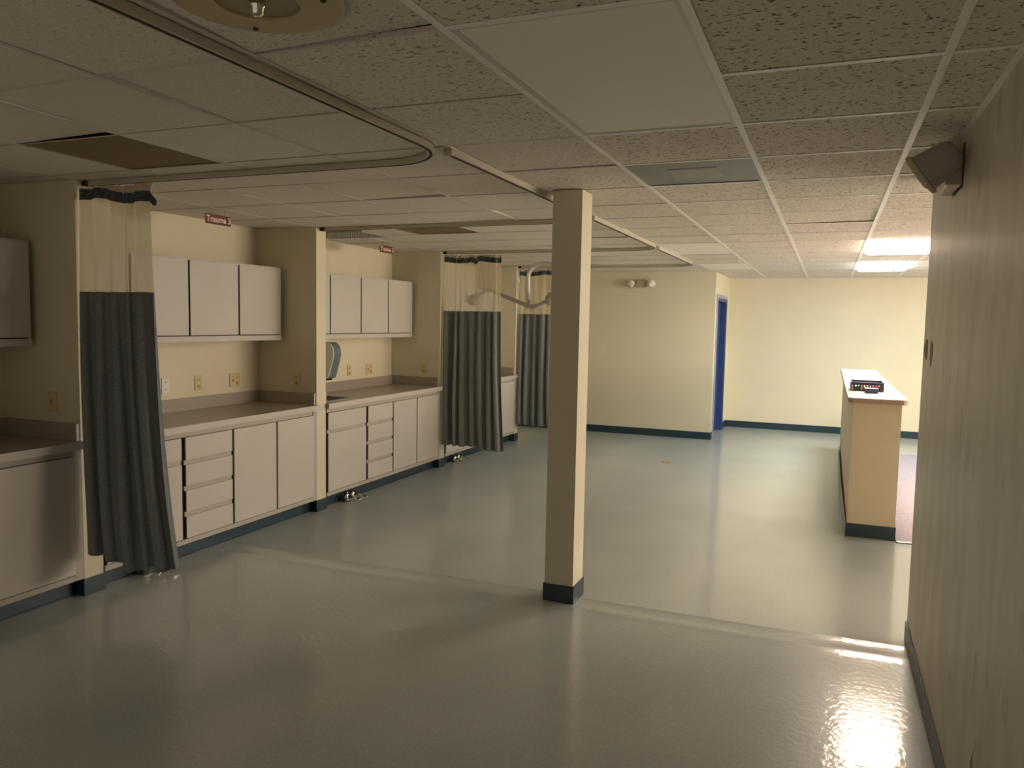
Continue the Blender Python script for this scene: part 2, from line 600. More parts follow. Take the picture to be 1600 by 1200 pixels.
# ------------------------------------------------------------------ suspended ceiling
def cell(i, j):
    return GX + i * G, GX + (i + 1) * G, GY + j * G, GY + (j + 1) * G
skip = set()
MID = {(-1, 0), (1, 9), (1, 13), (-2, 9), (-2, 13), (5, 9), (5, 13)}   # no cross tee under the long fixtures
def take(i, j): skip.add((i, j)); return (i, j)
for ij in ((-1, -1), (-1, 0), (-1, 2), (-5, 0), (-5, 5), (1, 8), (1, 9), (1, 12), (1, 13), (-2, 8), (-2, 9), (-2, 12), (-2, 13),
           (5, 8), (5, 9), (5, 12), (5, 13), (8, 8), (8, 9)):
    take(*ij)
lifted = {(-4, -1): (.0, .010), (-5, -1): (.014, .0), (-3, -1): (.002, .012), (-4, 2): (.012, .0), (-3, 4): (.0, .013), (-4, 4): (.012, -.0), (0, 5): (.010, .006),
          (-2, -2): (.012, .012), (-2, 1): (.004, .008), (-3, 6): (.01, .0), (-2, 6): (.0, .01), (-4, 7): (.01, .0)}
bm = new()
i0, i1 = -8, 10
for i in range(i0, i1 + 1):
    for j in range(-7, 18):
        if (i, j) in skip: continue
        x0, x1, y0, y1 = cell(i, j)
        x0, x1, y0, y1 = max(x0, XB), min(x1, XE), max(y0, Y0), min(y1, YF)
        if x1 - x0 < .03 or y1 - y0 < .03: continue
        if x0 > XR and y1 < YR - .1: continue
        if x1 < XM - .15 and y0 > YM + .1: continue
        ax, ay = lifted.get((i, j), (0, 0))
        z = H + .0015 + random.random() * .0015
        iy = .0068 if i <= -2 else .006
        vv = bx(bm, x0 + .006, x1 - .006, y0 + iy, y1 - iy, z, z + .014)
        for v in vv:
            fx = (v.co.x - x0) / (x1 - x0)
            fy = (v.co.y - y0) / (y1 - y0)
            v.co.z += ax * fx + ay * (1 - fy)
struct('ceiling', bm, 'tile')
sbox('ceiling.001', 'slab', XB - .12, XE + .12, Y0 - .12, YF + .12, H + .22, H + .26)
bm = new()
tw = .012
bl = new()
for i in range(i0, i1 + 2):
    x = GX + i * G
    if x < XB or x > XE: continue
    ya, yb = Y0, YF
    if x > XR: ya = YR - .12
    if x < XM - .12: yb = YM
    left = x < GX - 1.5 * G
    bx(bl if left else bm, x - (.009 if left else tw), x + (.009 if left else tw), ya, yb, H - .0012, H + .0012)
    bx(bm, x - .001, x + .001, ya, yb, H + .0012, H + .035)
for j in range(-7, 19):
    y = GY + j * G
    if y < Y0 or y > YF: continue
    xlo, xhi = (XB, XR) if y < YR - .1 else ((XB, XE) if y < YM else (XM, XE))
    for i in range(i0, i1 + 1):
        if (i, j) in MID: continue
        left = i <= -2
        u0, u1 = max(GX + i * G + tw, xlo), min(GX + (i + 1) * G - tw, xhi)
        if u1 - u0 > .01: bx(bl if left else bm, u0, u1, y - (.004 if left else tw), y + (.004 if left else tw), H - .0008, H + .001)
# wall angles
bx(bm, XR - .022, XR, Y0, YR, H - .0012, H + .001)
bx(bm, XM, XE, YF - .022, YF, H - .0012, H + .001)
bx(bm, XP, XM, YM - .022, YM, H - .0012, H + .001)
struct('trim_1', bm, 'tee')
struct('trim_3', bl, 'tee_shaded')

# light fixtures: housing, frame, diffuser
def troffer(i, j, ni, nj, m, label, group=None, name='ceiling_light'):
    x0, y0 = GX + i * G + .004, GY + j * G + .004
    x1, y1 = GX + (i + ni) * G - .004, GY + (j + nj) * G - .004
    t = thing(name, label, 'light', ((x0 + x1) / 2, (y0 + y1) / 2, H), group)
    f = new()
    fw = .022
    for a in ((x0, x1, y0, y0 + fw), (x0, x1, y1 - fw, y1), (x0, x0 + fw, y0 + fw, y1 - fw), (x1 - fw, x1, y0 + fw, y1 - fw)):
        bx(f, *a, H + .0015, H + .012)
    obj('frame', f, 'tray', t)
    h = new()
    for a in ((x0, x1, y0, y0 + .004), (x0, x1, y1 - .004, y1), (x0, x0 + .004, y0 + .004, y1 - .004), (x1 - .004, x1, y0 + .004, y1 - .004)):
        bx(h, *a, H + .012, H + .10)
    bx(h, x0, x1, y0, y1, H + .10, H + .104)
    obj('housing', h, 'tray', t)
    if m == 'panel':
        pbox('diffuser', m, t, x0 + fw - .001, x1 - fw + .001, y0 + fw - .001, y1 - fw + .001, H + .004, H + .008)
    else:                                   # lens drop added to throw more light sideways
        a0, a1, b0, b1 = x0 + fw, x1 - fw, y0 + fw, y1 - fw
        l = new()
        lv = [[l.verts.new((x, y, z)) for x, y in ((a0 + s, b0 + s), (a1 - s, b0 + s), (a1 - s, b1 - s), (a0 + s, b1 - s))]
              for s, z in ((0, H + .008), (0, H - .004), (.012, H - .024), (.03, H - .030))]
        for u in range(3):
            for k in range(4):
                l.faces.new((lv[u][k], lv[u][(k + 1) % 4], lv[u + 1][(k + 1) % 4], lv[u + 1][k]))
        l.faces.new(lv[0]); l.faces.new(lv[3])
        obj('diffuser', l, m, t)
    return t
troffer(-1, -1, 1, 2, 'panel', 'large unlit white light panel in the ceiling nearest the camera', name='ceiling_light')
troffer(1, 8, 1, 2, 'warm', 'nearer of the two brightly lit ceiling panels, cut by the right wall edge')
troffer(1, 12, 1, 2, 'cool', 'farther of the two brightly lit ceiling panels, close to the far wall')
troffer(-2, 8, 1, 2, 'panel', 'unlit white ceiling panel beside the curved curtain track past the column')
troffer(-2, 12, 1, 2, 'panel', 'unlit grey ceiling panel just in front of the far wall corner')
g_ = 'added fill light panels over the carpeted side room'  # unseen panels added as extra light, hidden behind the right wall
troffer(5, 8, 1, 2, 'side', 'nearer added fill light panel over the carpet behind the right wall', g_)
troffer(5, 12, 1, 2, 'side', 'added fill light panel over the carpet by the far wall, behind the right wall', g_)

# square air diffuser with a pale core
def air_diffuser(i, j, m, mc, label, core=(.30, .52, .42, .70), big=False):
    x0, x1, y0, y1 = cell(i, j)
    x0 += .013; x1 -= .013; y0 += .013; y1 -= .013
    t = thing('ceiling_vent', label, 'vent', ((x0 + x1) / 2, (y0 + y1) / 2, H))
    f = new()
    for a in ((x0, x1, y0, y0 + .012), (x0, x1, y1 - .012, y1), (x0, x0 + .012, y0 + .012, y1 - .012), (x1 - .012, x1, y0 + .012, y1 - .012)):
        bx(f, *a, H - .001, H + .008)
    obj('frame', f, m, t)
    p = new()
    bx(p, x0 + .012, x1 - .012, y0 + .012, y1 - .012, H + .003, H + .006)
    obj('panel', p, m, t)
    if mc:
        w_, h_ = x1 - x0, y1 - y0
        pbox('core', mc, t, x0 + w_ * core[0], x0 + w_ * core[1], y0 + h_ * core[2], y0 + h_ * core[3], H + .0005, H + .003)
    return t
air_diffuser(-1, 2, 'vent_grey', 'vent_light', 'grey square ceiling vent with a paler rectangle in its centre', (.30, .70, .28, .72))
air_diffuser(-5, 0, 'vent_brown', None, 'plain brown square ceiling vent above the nearest hanging curtain')
air_diffuser(-5, 5, 'vent_brown', 'vent_brown', 'brown square ceiling vent with raised centre above the second bay', (.35, .65, .35, .65))
# egg crate return grille
gx0, gx1, gy0, gy1 = -4.36, -3.72, 5.70, 6.12
t = thing('return_grille', 'dusty pale louvred grille on the ceiling beside the second bay partition', 'vent', ((gx0 + gx1) / 2, (gy0 + gy1) / 2, H))
f = new()
for a in ((gx0, gx1, gy0, gy0 + .02), (gx0, gx1, gy1 - .02, gy1), (gx0, gx0 + .02, gy0 + .02, gy1 - .02), (gx1 - .02, gx1, gy0 + .02, gy1 - .02)):
    bx(f, *a, H - .014, H - .001)
obj('frame', f, 'grille', t)
f = new()
k = gx0 + .04
while k < gx1 - .03:
    bx(f, k, k + .004, gy0 + .02, gy1 - .02, H - .012, H - .0015)
    k += .026
k = gy0 + .045
while k < gy1 - .03:
    bx(f, gx0 + .02, gx1 - .02, k, k + .004, H - .012, H - .0015)
    k += .04
obj('louvre', f, 'grille', t)

# round plate at the top of the frame
cx, cy = -1.285, 1.525
t = thing('round_ceiling_plate', 'round ivory ceiling plate with darker centre at the top edge', 'ceiling plate', (cx, cy, H))
b_ = new()
lathe(b_, [(.098, H - .012), (.18, H - .012), (.196, H - .010), (.203, H - .004), (.203, H - .0005), (.098, H - .0005), (.098, H - .012)], (cx, cy, 0), 56)
obj('rim_plate', b_, 'plate', t, False)
b_ = new()
lathe(b_, [(0, H - .006), (.097, H - .006), (.097, H - .0005), (0, H - .0005)], (cx, cy, 0), 48)
obj('inner_disc', b_, 'plate_in', t)
b_ = new()
lathe(b_, [(0, H - .040), (.010, H - .040), (.014, H - .034), (.014, H - .022), (.018, H - .018), (.018, H - .006), (0, H - .006)], (cx, cy, 0), 20)
obj('stem', b_, 'chrome', t, True)
for a in (-1.75, .2, 2.3):
    b_ = new()
    lathe(b_, [(0, H - .017), (.006, H - .017), (.007, H - .012), (0, H - .012)], (cx + .165 * math.cos(a), cy + .165 * math.sin(a), 0), 12)
    obj('screw', b_, 'black', t)

# loop of wire drooping from the ceiling
b_ = new()
pth = []
for k in range(13):
    a = k / 12
    pth.append((-1.00 + .10 * math.sin(a * PI), 9.62 - .55 * a + .0, H - .002 - .085 * math.sin(a * PI) ** .8))
tube(b_, pth, .006, 8)
tag(obj('hanging_wire', b_, 'beige', None, True), 'short loop of wire drooping below the ceiling before the far wall', 'wire')

# ------------------------------------------------------------------ column
c0, c1, e0, e1 = -1.492, -1.316, 4.24, 4.435
t = thing('column', 'square cream column standing alone in the middle of the floor', 'column', ((c0 + c1) / 2, (e0 + e1) / 2, 0))
pbox('shaft', 'wall', t, c0, c1, e0, e1, .0, H - .0015, .003)
b_ = new()
q = .007
for a in ((c0 - q, c1 + q, e0 - q, e0 - .0002), (c0 - q, c1 + q, e1 + .0002, e1 + q), (c0 - q, c0 - .0002, e0, e1), (c1 + .0002, c1 + q, e0, e1)):
    bx(b_, *a, .0, .108, .0015)
obj('base_trim', b_, 'base', t)

# ------------------------------------------------------------------ base cabinets
def base_cabinet(y0, label, sy1=2.085):
    """y0: near end; layout follows the third bay"""
    y1 = y0 + sy1
    t = thing('base_cabinet', label, 'cabinet', (XB + .3, (y0 + y1) / 2, 0), 'base cabinets in the bays')
    x0 = XB + .002
    pbox('carcass', 'dark', t, x0, XF - .022, y0 + .004, y1 - .004, .112, .868)
    # face frame in the plane behind the doors
    f = new()
    fx0, fx1 = XF - .022, XF - .012
    bx(f, fx0, fx1, y0 + .004, y1 - .004, .835, .868)
    bx(f, fx0, fx1 + .004, y0 + .004, y1 - .004, .108, .140)
    bx(f, fx0, fx1 + .006, y1 - .055, y1 - .004, .112, .868)
    obj('face_frame', f, 'rail', t)
    f = new()
    bx(f, fx0, fx1 - .002, y0 + .013, y0 + .605, .652, .685)
    for z in (.650, .475, .300):
        bx(f, fx0, fx1 - .002, y0 + .632, y0 + 1.078, z - .006, z + .028)
    obj('drawer_rail', f, 'rail', t)
    def panel(nm, a, b, z0, z1):
        return pbox(nm, 'cab', t, XF - .018 + .0062, XF, a, b, z0, z1, .002)
    a0 = y0 + .014
    panel('false_front', a0, y0 + .600, .684, .832)
    panel('door', a0, y0 + .600, .146, .654)
    for z0, z1 in ((.680, .832), (.504, .648), (.328, .472), (.146, .296)):
        panel('drawer', y0 + .636, y0 + 1.074, z0, z1)
    panel('door', y0 + 1.094, y0 + 1.556, .146, .832)
    panel('door', y0 + 1.574, y0 + 2.030, .146, .832)
    bm_ = new()
    bx(bm_, XF - .10, XF - .085, y0 + .009, y1 - .009, .0005, .1075, .002)
    bx(bm_, XF - .085, XF - .078, y0 + .009, y1 - .009, .0005, .008)
    obj('toe_kick', bm_, 'base', t)
    # the low support behind the toe kick
    pbox('plinth', 'dark', t, x0, XF - .10, y0 + .004, y1 - .004, 0, .1115)
    return t
P3 = PY[0] + TH
bc3 = base_cabinet(P3, 'pale laminate base cabinet directly right of the nearest hanging curtain')
dup(bc3, (0, 2.225, 0), 'pale base cabinet with four drawers between the two cream partitions, under the sink')
dup(bc3, (0, 4.45, 0), 'pale base cabinet mostly hidden behind the second hanging curtain')
dup(bc3, (0, -2.225, 0), 'shadowed base cabinet at the far left edge of the photo')

# ------------------------------------------------------------------ worktops with splash
def worktop(y0, y1, label, sink=None):
    t = thing('worktop', label, 'worktop', (XB + .3, (y0 + y1) / 2, .87), 'laminate worktops in the bays')
    xa, xb = XB + .002, -3.925
    ya, yb = y0 + .002, y1 - .002
    f = new()
    if sink:
        sx0, sx1, sy0, sy1 = sink
        for a in ((xa, sx0, ya, yb), (sx1, xb, ya, yb), (sx0, sx1, ya, sy0), (sx0, sx1, sy1, yb)):
            bx(f, *a, .872, .915)
    else:
        bx(f, xa, xb, ya, yb, .872, .915)
    obj('slab', f, 'top', t)
    f = new()
    bx(f, xb + .0002, xb + .004, ya - .008, yb + .010, .870, .9155, .001)
    obj('front_edge', f, 'cab', t)
    pbox('back_splash', 'top', t, xa, xa + .018, ya, yb, .9155, 1.012)
    for (u0, u1) in ((ya, ya + .018), (yb - .018, yb)):
        s = pbox('side_splash', 'top', t, xa + .018, XF - .035, u0, u1, .9155, 1.012)
        pbox('end_cap', 'cab', s, XF - .0348, XF - .028, u0, u1, .9155, 1.012)
    return t
worktop(P3, PY[1], 'grey-beige worktop with splashback directly right of the nearest hanging curtain')
SINK = (-4.42, -4.03, 5.62, 6.06)
worktop(PY[1] + TH, PY[2], 'grey-beige worktop with the sink cut into it, in the middle bay', SINK)
worktop(PY[2] + TH, PY[3], 'grey-beige worktop seen in the gap between the two farther curtains')
worktop(PY[0] - 2.225 + TH, PY[0], 'dark-looking worktop at the left edge of the photo')

# sink
sx0, sx1, sy0, sy1 = SINK
t = thing('sink', 'dark stainless sink set into the worktop of the middle bay', 'sink', ((sx0 + sx1) / 2, (sy0 + sy1) / 2, .75))
f = new()
for a in ((sx0 - .015, sx0 + .02, sy0 - .015, sy1 + .015), (sx1 - .02, sx1 + .015, sy0 - .015, sy1 + .015),
          (sx0 + .02, sx1 - .02, sy0 - .015, sy0 + .02), (sx0 + .02, sx1 - .02, sy1 - .02, sy1 + .015)):
    bx(f, *a, .9156, .919)
obj('rim', f, 'steel', t)
f = new()
for a in ((sx0 + .006, sx0 + .010, sy0 + .006, sy1 - .006), (sx1 - .010, sx1 - .006, sy0 + .006, sy1 - .006),
          (sx0 + .010, sx1 - .010, sy0 + .006, sy0 + .010), (sx0 + .010, sx1 - .010, sy1 - .010, sy1 - .006)):
    bx(f, *a, .872, .9155)
bx(f, sx0 + .010, sx1 - .010, sy0 + .010, sy1 - .010, .8715, .875)
obj('basin', f, 'steel', t)
f = new()
lathe(f, [(0, .8755), (.03, .8755), (.035, .8775), (.02, .8775), (0, .8765)], ((sx0 + sx1) / 2, (sy0 + sy1) / 2, 0), 20)
obj('drain', f, 'black', t)

# ------------------------------------------------------------------ wall cabinets
def wall_cabinet(y0, label):
    y1 = y0 + 2.045
    z0, z1, xf = 1.452, 2.058, -4.282
    t = thing('wall_cabinet', label, 'cabinet', (XB + .15, (y0 + y1) / 2, z0), 'wall cabinets in the bays')
    pbox('carcass', 'dark', t, XB + .002, xf - .022, y0 + .018, y1 - .018, z0 + .018, z1 - .018)
    f = new()
    bx(f, XB + .002, xf - .010, y0, y1, z1 - .018, z1, .0015)
    bx(f, XB + .002, xf - .010, y0, y1, z0, z0 + .018, .0015)
    bx(f, XB + .002, xf - .010, y0, y0 + .018, z0 + .018, z1 - .018)
    bx(f, XB + .002, xf - .010, y1 - .018, y1, z0 + .018, z1 - .018)
    obj('shell', f, 'cab', t)
    pbox('bottom_rail', 'cab', t, xf - .0099, xf - .002, y0, y1, z0, z0 + .042, .0015)
    pw = 2.045 / 4
    for k in range(4):
        pbox('door', 'cab', t, xf - .0098, xf, y0 + k * pw + .009, y0 + (k + 1) * pw - .009, z0 + .049, z1 - .012, .002)
    return t
wc3 = wall_cabinet(P3 + .012, 'pale wall cabinet of four doors in the bay under the larger red sign')
dup(wc3, (0, 2.225, 0), 'pale wall cabinet of four doors above the wall dispenser')
dup(wc3, (0, 4.45, 0), 'pale wall cabinet hidden behind the net of the second curtain')
dup(wc3, (0, -2.225, 0), 'shadowed wall cabinet at the left edge of the photo')

# ------------------------------------------------------------------ outlets
def outlet(kind, face, x, y, z, label, m='ivory', gang=1):
    """face 'x': plate on the back wall facing +X; face 'y': plate facing -Y"""
    t = thing('wall_outlet' if kind == 'outlet' else 'wall_switch', label, 'outlet' if kind == 'outlet' else 'switch', (x, y, z), 'wall plates above the worktops')
    w_ = .036 * (1 if gang == 1 else 1.62)
    def b(nm, mm, a, c, d0, d1, e0_, e1_, bev=.001):
        # a..c across, d0..d1 depth out of wall, e0..e1 height
        if face == 'x':
            return pbox(nm, mm, t, x + d0, x + d1, y + a, y + c, z + e0_, z + e1_, bev)
        return pbox(nm, mm, t, x + a, x + c, y - d1, y - d0, z + e0_, z + e1_, bev)
    b('plate', m, -w_, w_, .0005, .007, -.058, .058, .002)
    inner = 'ivory_dark' if m == 'ivory' else 'white'
    offs = (0,) if gang == 1 else (-.024, .024)
    for k, o_ in enumerate(offs):
        if kind == 'switch' or (gang == 2 and k == 0):
            b('toggle', inner, o_ - .006, o_ + .006, .0072, .016, -.012, .012)
        else:
            for s in (-1, 1):
                b('receptacle', inner if s < 0 or m != 'ivory' else m, o_ - .014, o_ + .014, .0072, .010, s * .026 - .014, s * .026 + .014)
                for hh in (-.006, .006):
                    b('slot', 'black', o_ + hh - .0014, o_ + hh + .0014, .0101, .0106, s * .026 - .006, s * .026 + .006, 0)
    return t
outlet('outlet', 'x', XB, 4.375, 1.118, 'white outlet just right of the nearest curtain edge', 'white')
outlet('outlet', 'x', XB, 4.702, 1.118, 'ivory single outlet on the back wall under the larger wall cabinet')
outlet('outlet', 'x', XB, 5.105, 1.115, 'ivory double plate near the bay corner beneath the larger wall cabinet', gang=2)
outlet('outlet', 'y', -4.158, PY[1], 1.115, 'ivory outlet on the partition side left of the wall dispenser')
outlet('outlet', 'x', XB, 6.778, 1.108, 'ivory single outlet just right of the wall dispenser')
outlet('outlet', 'x', XB, 7.152, 1.106, 'ivory double plate on the middle bay back wall near its corner', gang=2)
outlet('outlet', 'y', -4.152, PY[2], 1.105, 'ivory outlet on the partition side left of the second curtain')
outlet('switch', 'y', -4.178, PY[0], 1.130, 'dim ivory switch plate on the shadowed partition at far left')

# ------------------------------------------------------------------ wall dispenser
def dispenser():
    t = thing('wall_dispenser', 'white wall dispenser with smoky blue curved front cover', 'dispenser', (XB, 6.27, 1.04))
    ys0, ys1 = 6.20, 6.335
    zs = [1.065, 1.075, 1.10, 1.15, 1.20, 1.25, 1.30, 1.35, 1.385, 1.405, 1.412]
    xs = [.135, .150, .160, .175, .190, .205, .213, .208, .190, .165, .140]
    prof = [(XB + .0005, zs[0])] + [(XB + x, z) for x, z in zip(xs, zs)] + [(XB + .0005, zs[-1])]
    b1 = new()
    prism(b1, prof, 1, ys0, ys0 + .012)
    obj('side_shell', b1, 'white', t)
    b1 = new()
    prism(b1, prof, 1, ys1 - .012, ys1)
    obj('side_shell', b1, 'white', t)
    b2 = new()
    pr = [(x - (.0 if i in (0, len(prof) - 1) else .0), z) for i, (x, z) in enumerate(prof)]
    front = [(XB + x + .004, z) for x, z in zip(xs, zs)] 
    back = [(XB + x - .02, z) for x, z in zip(xs, zs)]
    prism(b2, front + back[::-1], 1, ys0 + .0125, ys1 - .0125)
    obj('front_cover', b2, 'disp', t)
    pbox('back_plate', 'white', t, XB + .0005, XB + .10, ys0 + .0125, ys1 - .0125, 1.062, 1.40)
    pbox('feed_lip', 'black', t, XB + .02, XB + .12, ys0 + .02, ys1 - .02, 1.045, 1.0615, .002)
dispenser()

# ------------------------------------------------------------------ curtain tracks
def track(yt, xs, ystart, xl, label, r=.33):
    """from the partition end at xs along +X, rounding the corner, then back along -Y to ystart"""
    t = thing('curtain_track', label, 'curtain track', (xs, yt, H), 'ceiling curtain tracks')
    path = [Vector((xs, yt, 0)), Vector((xl - r, yt, 0))]
    n = 14
    for k in range(1, n + 1):
        a = PI / 2 * (1 - k / n)
        path.append(Vector((xl - r + r * math.cos(a), yt - r + r * math.sin(a), 0)))
    path.append(Vector((xl, ystart, 0)))
    prof = [(-.017, 0), (.017, 0), (.017, -.026), (.006, -.026), (.006, -.022), (.013, -.022), (.013, -.004),
            (-.013, -.004), (-.013, -.022), (-.006, -.022), (-.006, -.026), (-.017, -.026)]
    b = new()
    rings = []
    for i, p in enumerate(path):
        d = (path[min(i + 1, len(path) - 1)] - path[max(i - 1, 0)]).normalized()
        nrm = Vector((-d.y, d.x, 0))
        rings.append([b.verts.new((p.x + nrm.x * u, p.y + nrm.y * u, H - .0014 + v)) for (u, v) in prof])
    m = len(prof)
    for i in range(len(rings) - 1):
        for k in range(m):
            b.faces.new((rings[i][k], rings[i][(k + 1) % m], rings[i + 1][(k + 1) % m], rings[i + 1][k]))
    b.faces.new(rings[0]); b.faces.new(rings[-1])
    obj('rail', b, 'track', t)
    # dark slot the carriers run in
    b = new()
    rings = []
    for i, p in enumerate(path):
        d = (path[min(i + 1, len(path) - 1)] - path[max(i - 1, 0)]).normalized()
        nrm = Vector((-d.y, d.x, 0))
        rings.append([b.verts.new((p.x + nrm.x * u, p.y + nrm.y * u, H - .0014 + v)) for (u, v) in ((-.0058, -.0225), (.0058, -.0225), (.0058, -.0275), (-.0058, -.0275))])
    for i in range(len(rings) - 1):
        for k in range(4):
            b.faces.new((rings[i][k], rings[i][(k + 1) % 4], rings[i + 1][(k + 1) % 4], rings[i + 1][k]))
    b.faces.new(rings[0]); b.faces.new(rings[-1])
    obj('slot', b, 'dark', t)
    pbox('end_cap', 'black', t, xs + .0, xs + .045, yt - .020, yt + .020, H - .0285, H - .0005, .002)
    pbox('end_cap', 'track', t, xl - .020, xl + .020, ystart - .022, ystart + .004, H - .031, H - .0005, .002)
    return t
XT = -1.605
YT = [y + .065 for y in PY]
track(YT[0], XP + .002, -.6, XT, 'long curved curtain track rounding its corner nearest the camera')
track(YT[1], XP + .002, YT[0] - .13, XT + .030, 'curtain track passing behind the column to the third bay sign')
track(YT[2], XP + .002, YT[1] - .13, XT + .030, 'curtain track carrying the second curtain, curving beyond the column')
track(YT[3], XP + .002, YT[2] - .13, XT + .030, 'farthest curved curtain track in front of the middle wall')

# ------------------------------------------------------------------ curtains
def curtain(label, yt, xtop, xbot, ztop, zband, znet, zhem, npl, seed, tilt=0.0, flare=0.0, hemvar=None):
    rnd = random.Random(seed)
    t = thing('privacy_curtain', label, 'curtain', ((xtop[0] + xtop[1]) / 2, yt, zhem), 'hospital privacy curtains hanging from ceiling tracks')
    wd = [rnd.uniform(.45, 1.6) for _ in range(npl)]
    s = sum(wd)
    acc = [0]
    for k in wd: acc.append(acc[-1] + k / s)
    am = [rnd.uniform(.55, 1.15) for _ in range(npl)]
    ph = [rnd.uniform(-.35, .35) for _ in range(npl + 1)]
    N = npl * 14
    def pt(u, z):
        k = 0
        while k < npl - 1 and u > acc[k + 1]: k += 1
        f = (u - acc[k]) / (acc[k + 1] - acc[k])
        low = max(0.0, (ztop - z) / (ztop - zhem))
        side = (1 if k % 2 else -1)
        a = (.016 + .040 * min(1, low * 1.3)) * am[k]
        y = side * a * math.sin(PI * f)
        # overlap the pleats a little
        xo = .012 * math.sin(2 * PI * f) * min(1, .3 + low)
        x0 = xtop[0] + (xbot[0] - xtop[0]) * low ** 1.3
        x1 = xtop[1] + (xbot[1] - xtop[1]) * low ** 2.2
        y += .010 * math.sin(z * 3 + k) * low
        y -= tilt * (.55 + .45 * low)
        return Vector((x0 + (x1 - x0) * u + xo * side + .006 * math.sin(z * 2.1 + k * 1.7) * low, yt + y, z))
    def sheet(nm, z1fn, z0fn, rows, m, thick=.0015):
        b = new()
        g = []
        for i in range(N + 1):
            u = i / N
            za, zb = z1fn(u), z0fn(u)
            g.append([b.verts.new(pt(u, za + (zb - za) * j / rows)) for j in range(rows + 1)])
        for i in range(N):
            for j in range(rows):
                b.faces.new((g[i][j], g[i + 1][j], g[i + 1][j + 1], g[i][j + 1]))
        o = obj(nm, b, m, t, True)
        if thick:
            md = o.modifiers.new('thickness', 'SOLIDIFY')
            md.thickness = thick
        return o
    zcar = H - .031
    droop = lambda u: .010 * math.sin(u * PI * 3 + seed) - (.03 * math.exp(-((u - .56) / .04) ** 2) if seed == 2 else 0)
    tape = sheet('heading_tape', lambda u: zcar - .012 + droop(u) * .4, lambda u: ztop - .045 * u * tiltz + droop(u) - .002, 2, 'tape', 0)
    sheet('header_band', lambda u: ztop - .045 * u * tiltz + droop(u), lambda u: zband - .045 * u * tiltz + droop(u), 3, 'band')
    sheet('net_panel', lambda u: zband - .045 * u * tiltz + droop(u), lambda u: znet, 10, 'net', 0)
    hv = hemvar if hemvar else (lambda u: 0)
    sheet('cloth_panel', lambda u: znet + .0, lambda u: zhem + hv(u) + .004 * math.sin(u * 50), 28, 'cloth')
    # carriers from the track to the band
    nh = max(5, int(abs(xtop[1] - xtop[0]) / .045))
    for k in range(nh):
        u = (k + .5) / nh
        p = pt(u, ztop)
        zt = ztop - .045 * u * tiltz + droop(u) - .01
        b = new()
        bx(b, p.x - .006, p.x + .006, yt - .004, yt + .004, H - .044, H - .0305)
        tube(b, [(p.x, yt, H - .043), (p.x + .003, (yt + p.y) / 2, (H - .034 + zt) / 2), (p.x, p.y, zt)], .0035, 6)
        obj('hook', b, 'white', t, True)
    return t
tiltz = 1.0
curtain('nearest hospital curtain, grey-blue cloth under cream net, in front of the left bays', YT[0], (XP + .014, -3.420), (-3.875, -3.245),
        2.348, 2.290, 1.768, .222, 10, 5, .07, 0, lambda u: (.055 * max(0, .45 - u) / .45 if u < .45 else (-.01 if u < .75 else .02)))
# loose folded tab at the top right of the nearest curtain
cur = [o for o in bpy.data.objects if o.name == 'privacy_curtain'][0]
b = new()
q_ = [(-3.440, 3.19, 2.298), (-3.425, 3.20, 2.300), (-3.392, 3.21, 2.262), (-3.396, 3.208, 2.235), (-3.408, 3.205, 2.232), (-3.440, 3.19, 2.268)]
A = [b.verts.new(p) for p in q_]
B = [b.verts.new((p[0], p[1] + .003, p[2])) for p in q_]
b.faces.new(A); b.faces.new(B[::-1])
for k in range(6): b.faces.new((A[k], B[k], B[(k + 1) % 6], A[(k + 1) % 6]))
obj('folded_tab', b, 'band', cur)
tiltz = 0.0
curtain('second hospital curtain, two pleated grey sections with net top, left of the column', YT[2], (XP + .012, -3.27), (XP + .012, -3.21),
        2.328, 2.272, 1.745, .262, 14, 2, .0, 0, lambda u: (0 if u < .62 else -.028))
curtain('farthest hospital curtain, partly hidden by the cream column', YT[3], (XP + .02, -3.25), (XP + .012, -3.22),
        2.322, 2.266, 1.745, .225, 13, 9, .0, 0)

# ------------------------------------------------------------------ hanging signs
def text_part(body, size, parent, loc, m='letter', depth=.0006):
    cu = bpy.data.curves.new('lettering', 'FONT')
    cu.body = body
    cu.size = size
    cu.extrude = depth
    cu.align_x = 'CENTER'
    cu.align_y = 'CENTER'
    cu.space_character = 1.05
    cu.offset = .0012
    tmp = bpy.data.objects.new('tmp', cu)
    COL.objects.link(tmp)
    dg = bpy.context.evaluated_depsgraph_get()
    me = bpy.data.meshes.new_from_object(tmp.evaluated_get(dg))
    bpy.data.objects.remove(tmp, do_unlink=True)
    # text plane (x right, y up) -> facing +X, reading along +Y
    for v in me.vertices:
        x, y, z = v.co
        v.co = Vector((z, x, y)) + Vector(loc) - Vector(parent['_w'])
    me.materials.clear()
    me.materials.append(M[m])
    o = bpy.data.objects.new('lettering', me)
    COL.objects.link(o)
    o.parent = parent
    return o

def sign(y0, y1, x, z0, z1, body, label):
    yc, zc = (y0 + y1) / 2, (z0 + z1) / 2
    t = thing('hanging_sign', label, 'sign', (x, yc, z0), 'bay signs hanging from the ceiling')
    pbox('board', 'maroon', t, x - .004, x + .004, y0, y1, z0, z1, .003)
    text_part(body, .058, t, (x + .0046, yc, zc))
    for yy in (yc - .058, yc + .062):
        b = new()
        tube(b, [(x, yy, z1 - .002), (x, yy + .003, (z1 + H) / 2), (x, yy, H - .003)], .0028, 6)
        obj('chain', b, 'ivory_dark', t)
sign(4.205, 4.447, -4.0, 2.281, 2.349, 'Trauma 3', 'maroon hanging sign reading Trauma 3, nearest and most legible')
sign(6.445, 6.690, -4.0, 2.281, 2.349, 'Trauma 2', 'smaller-looking maroon hanging sign reading Trauma 2')

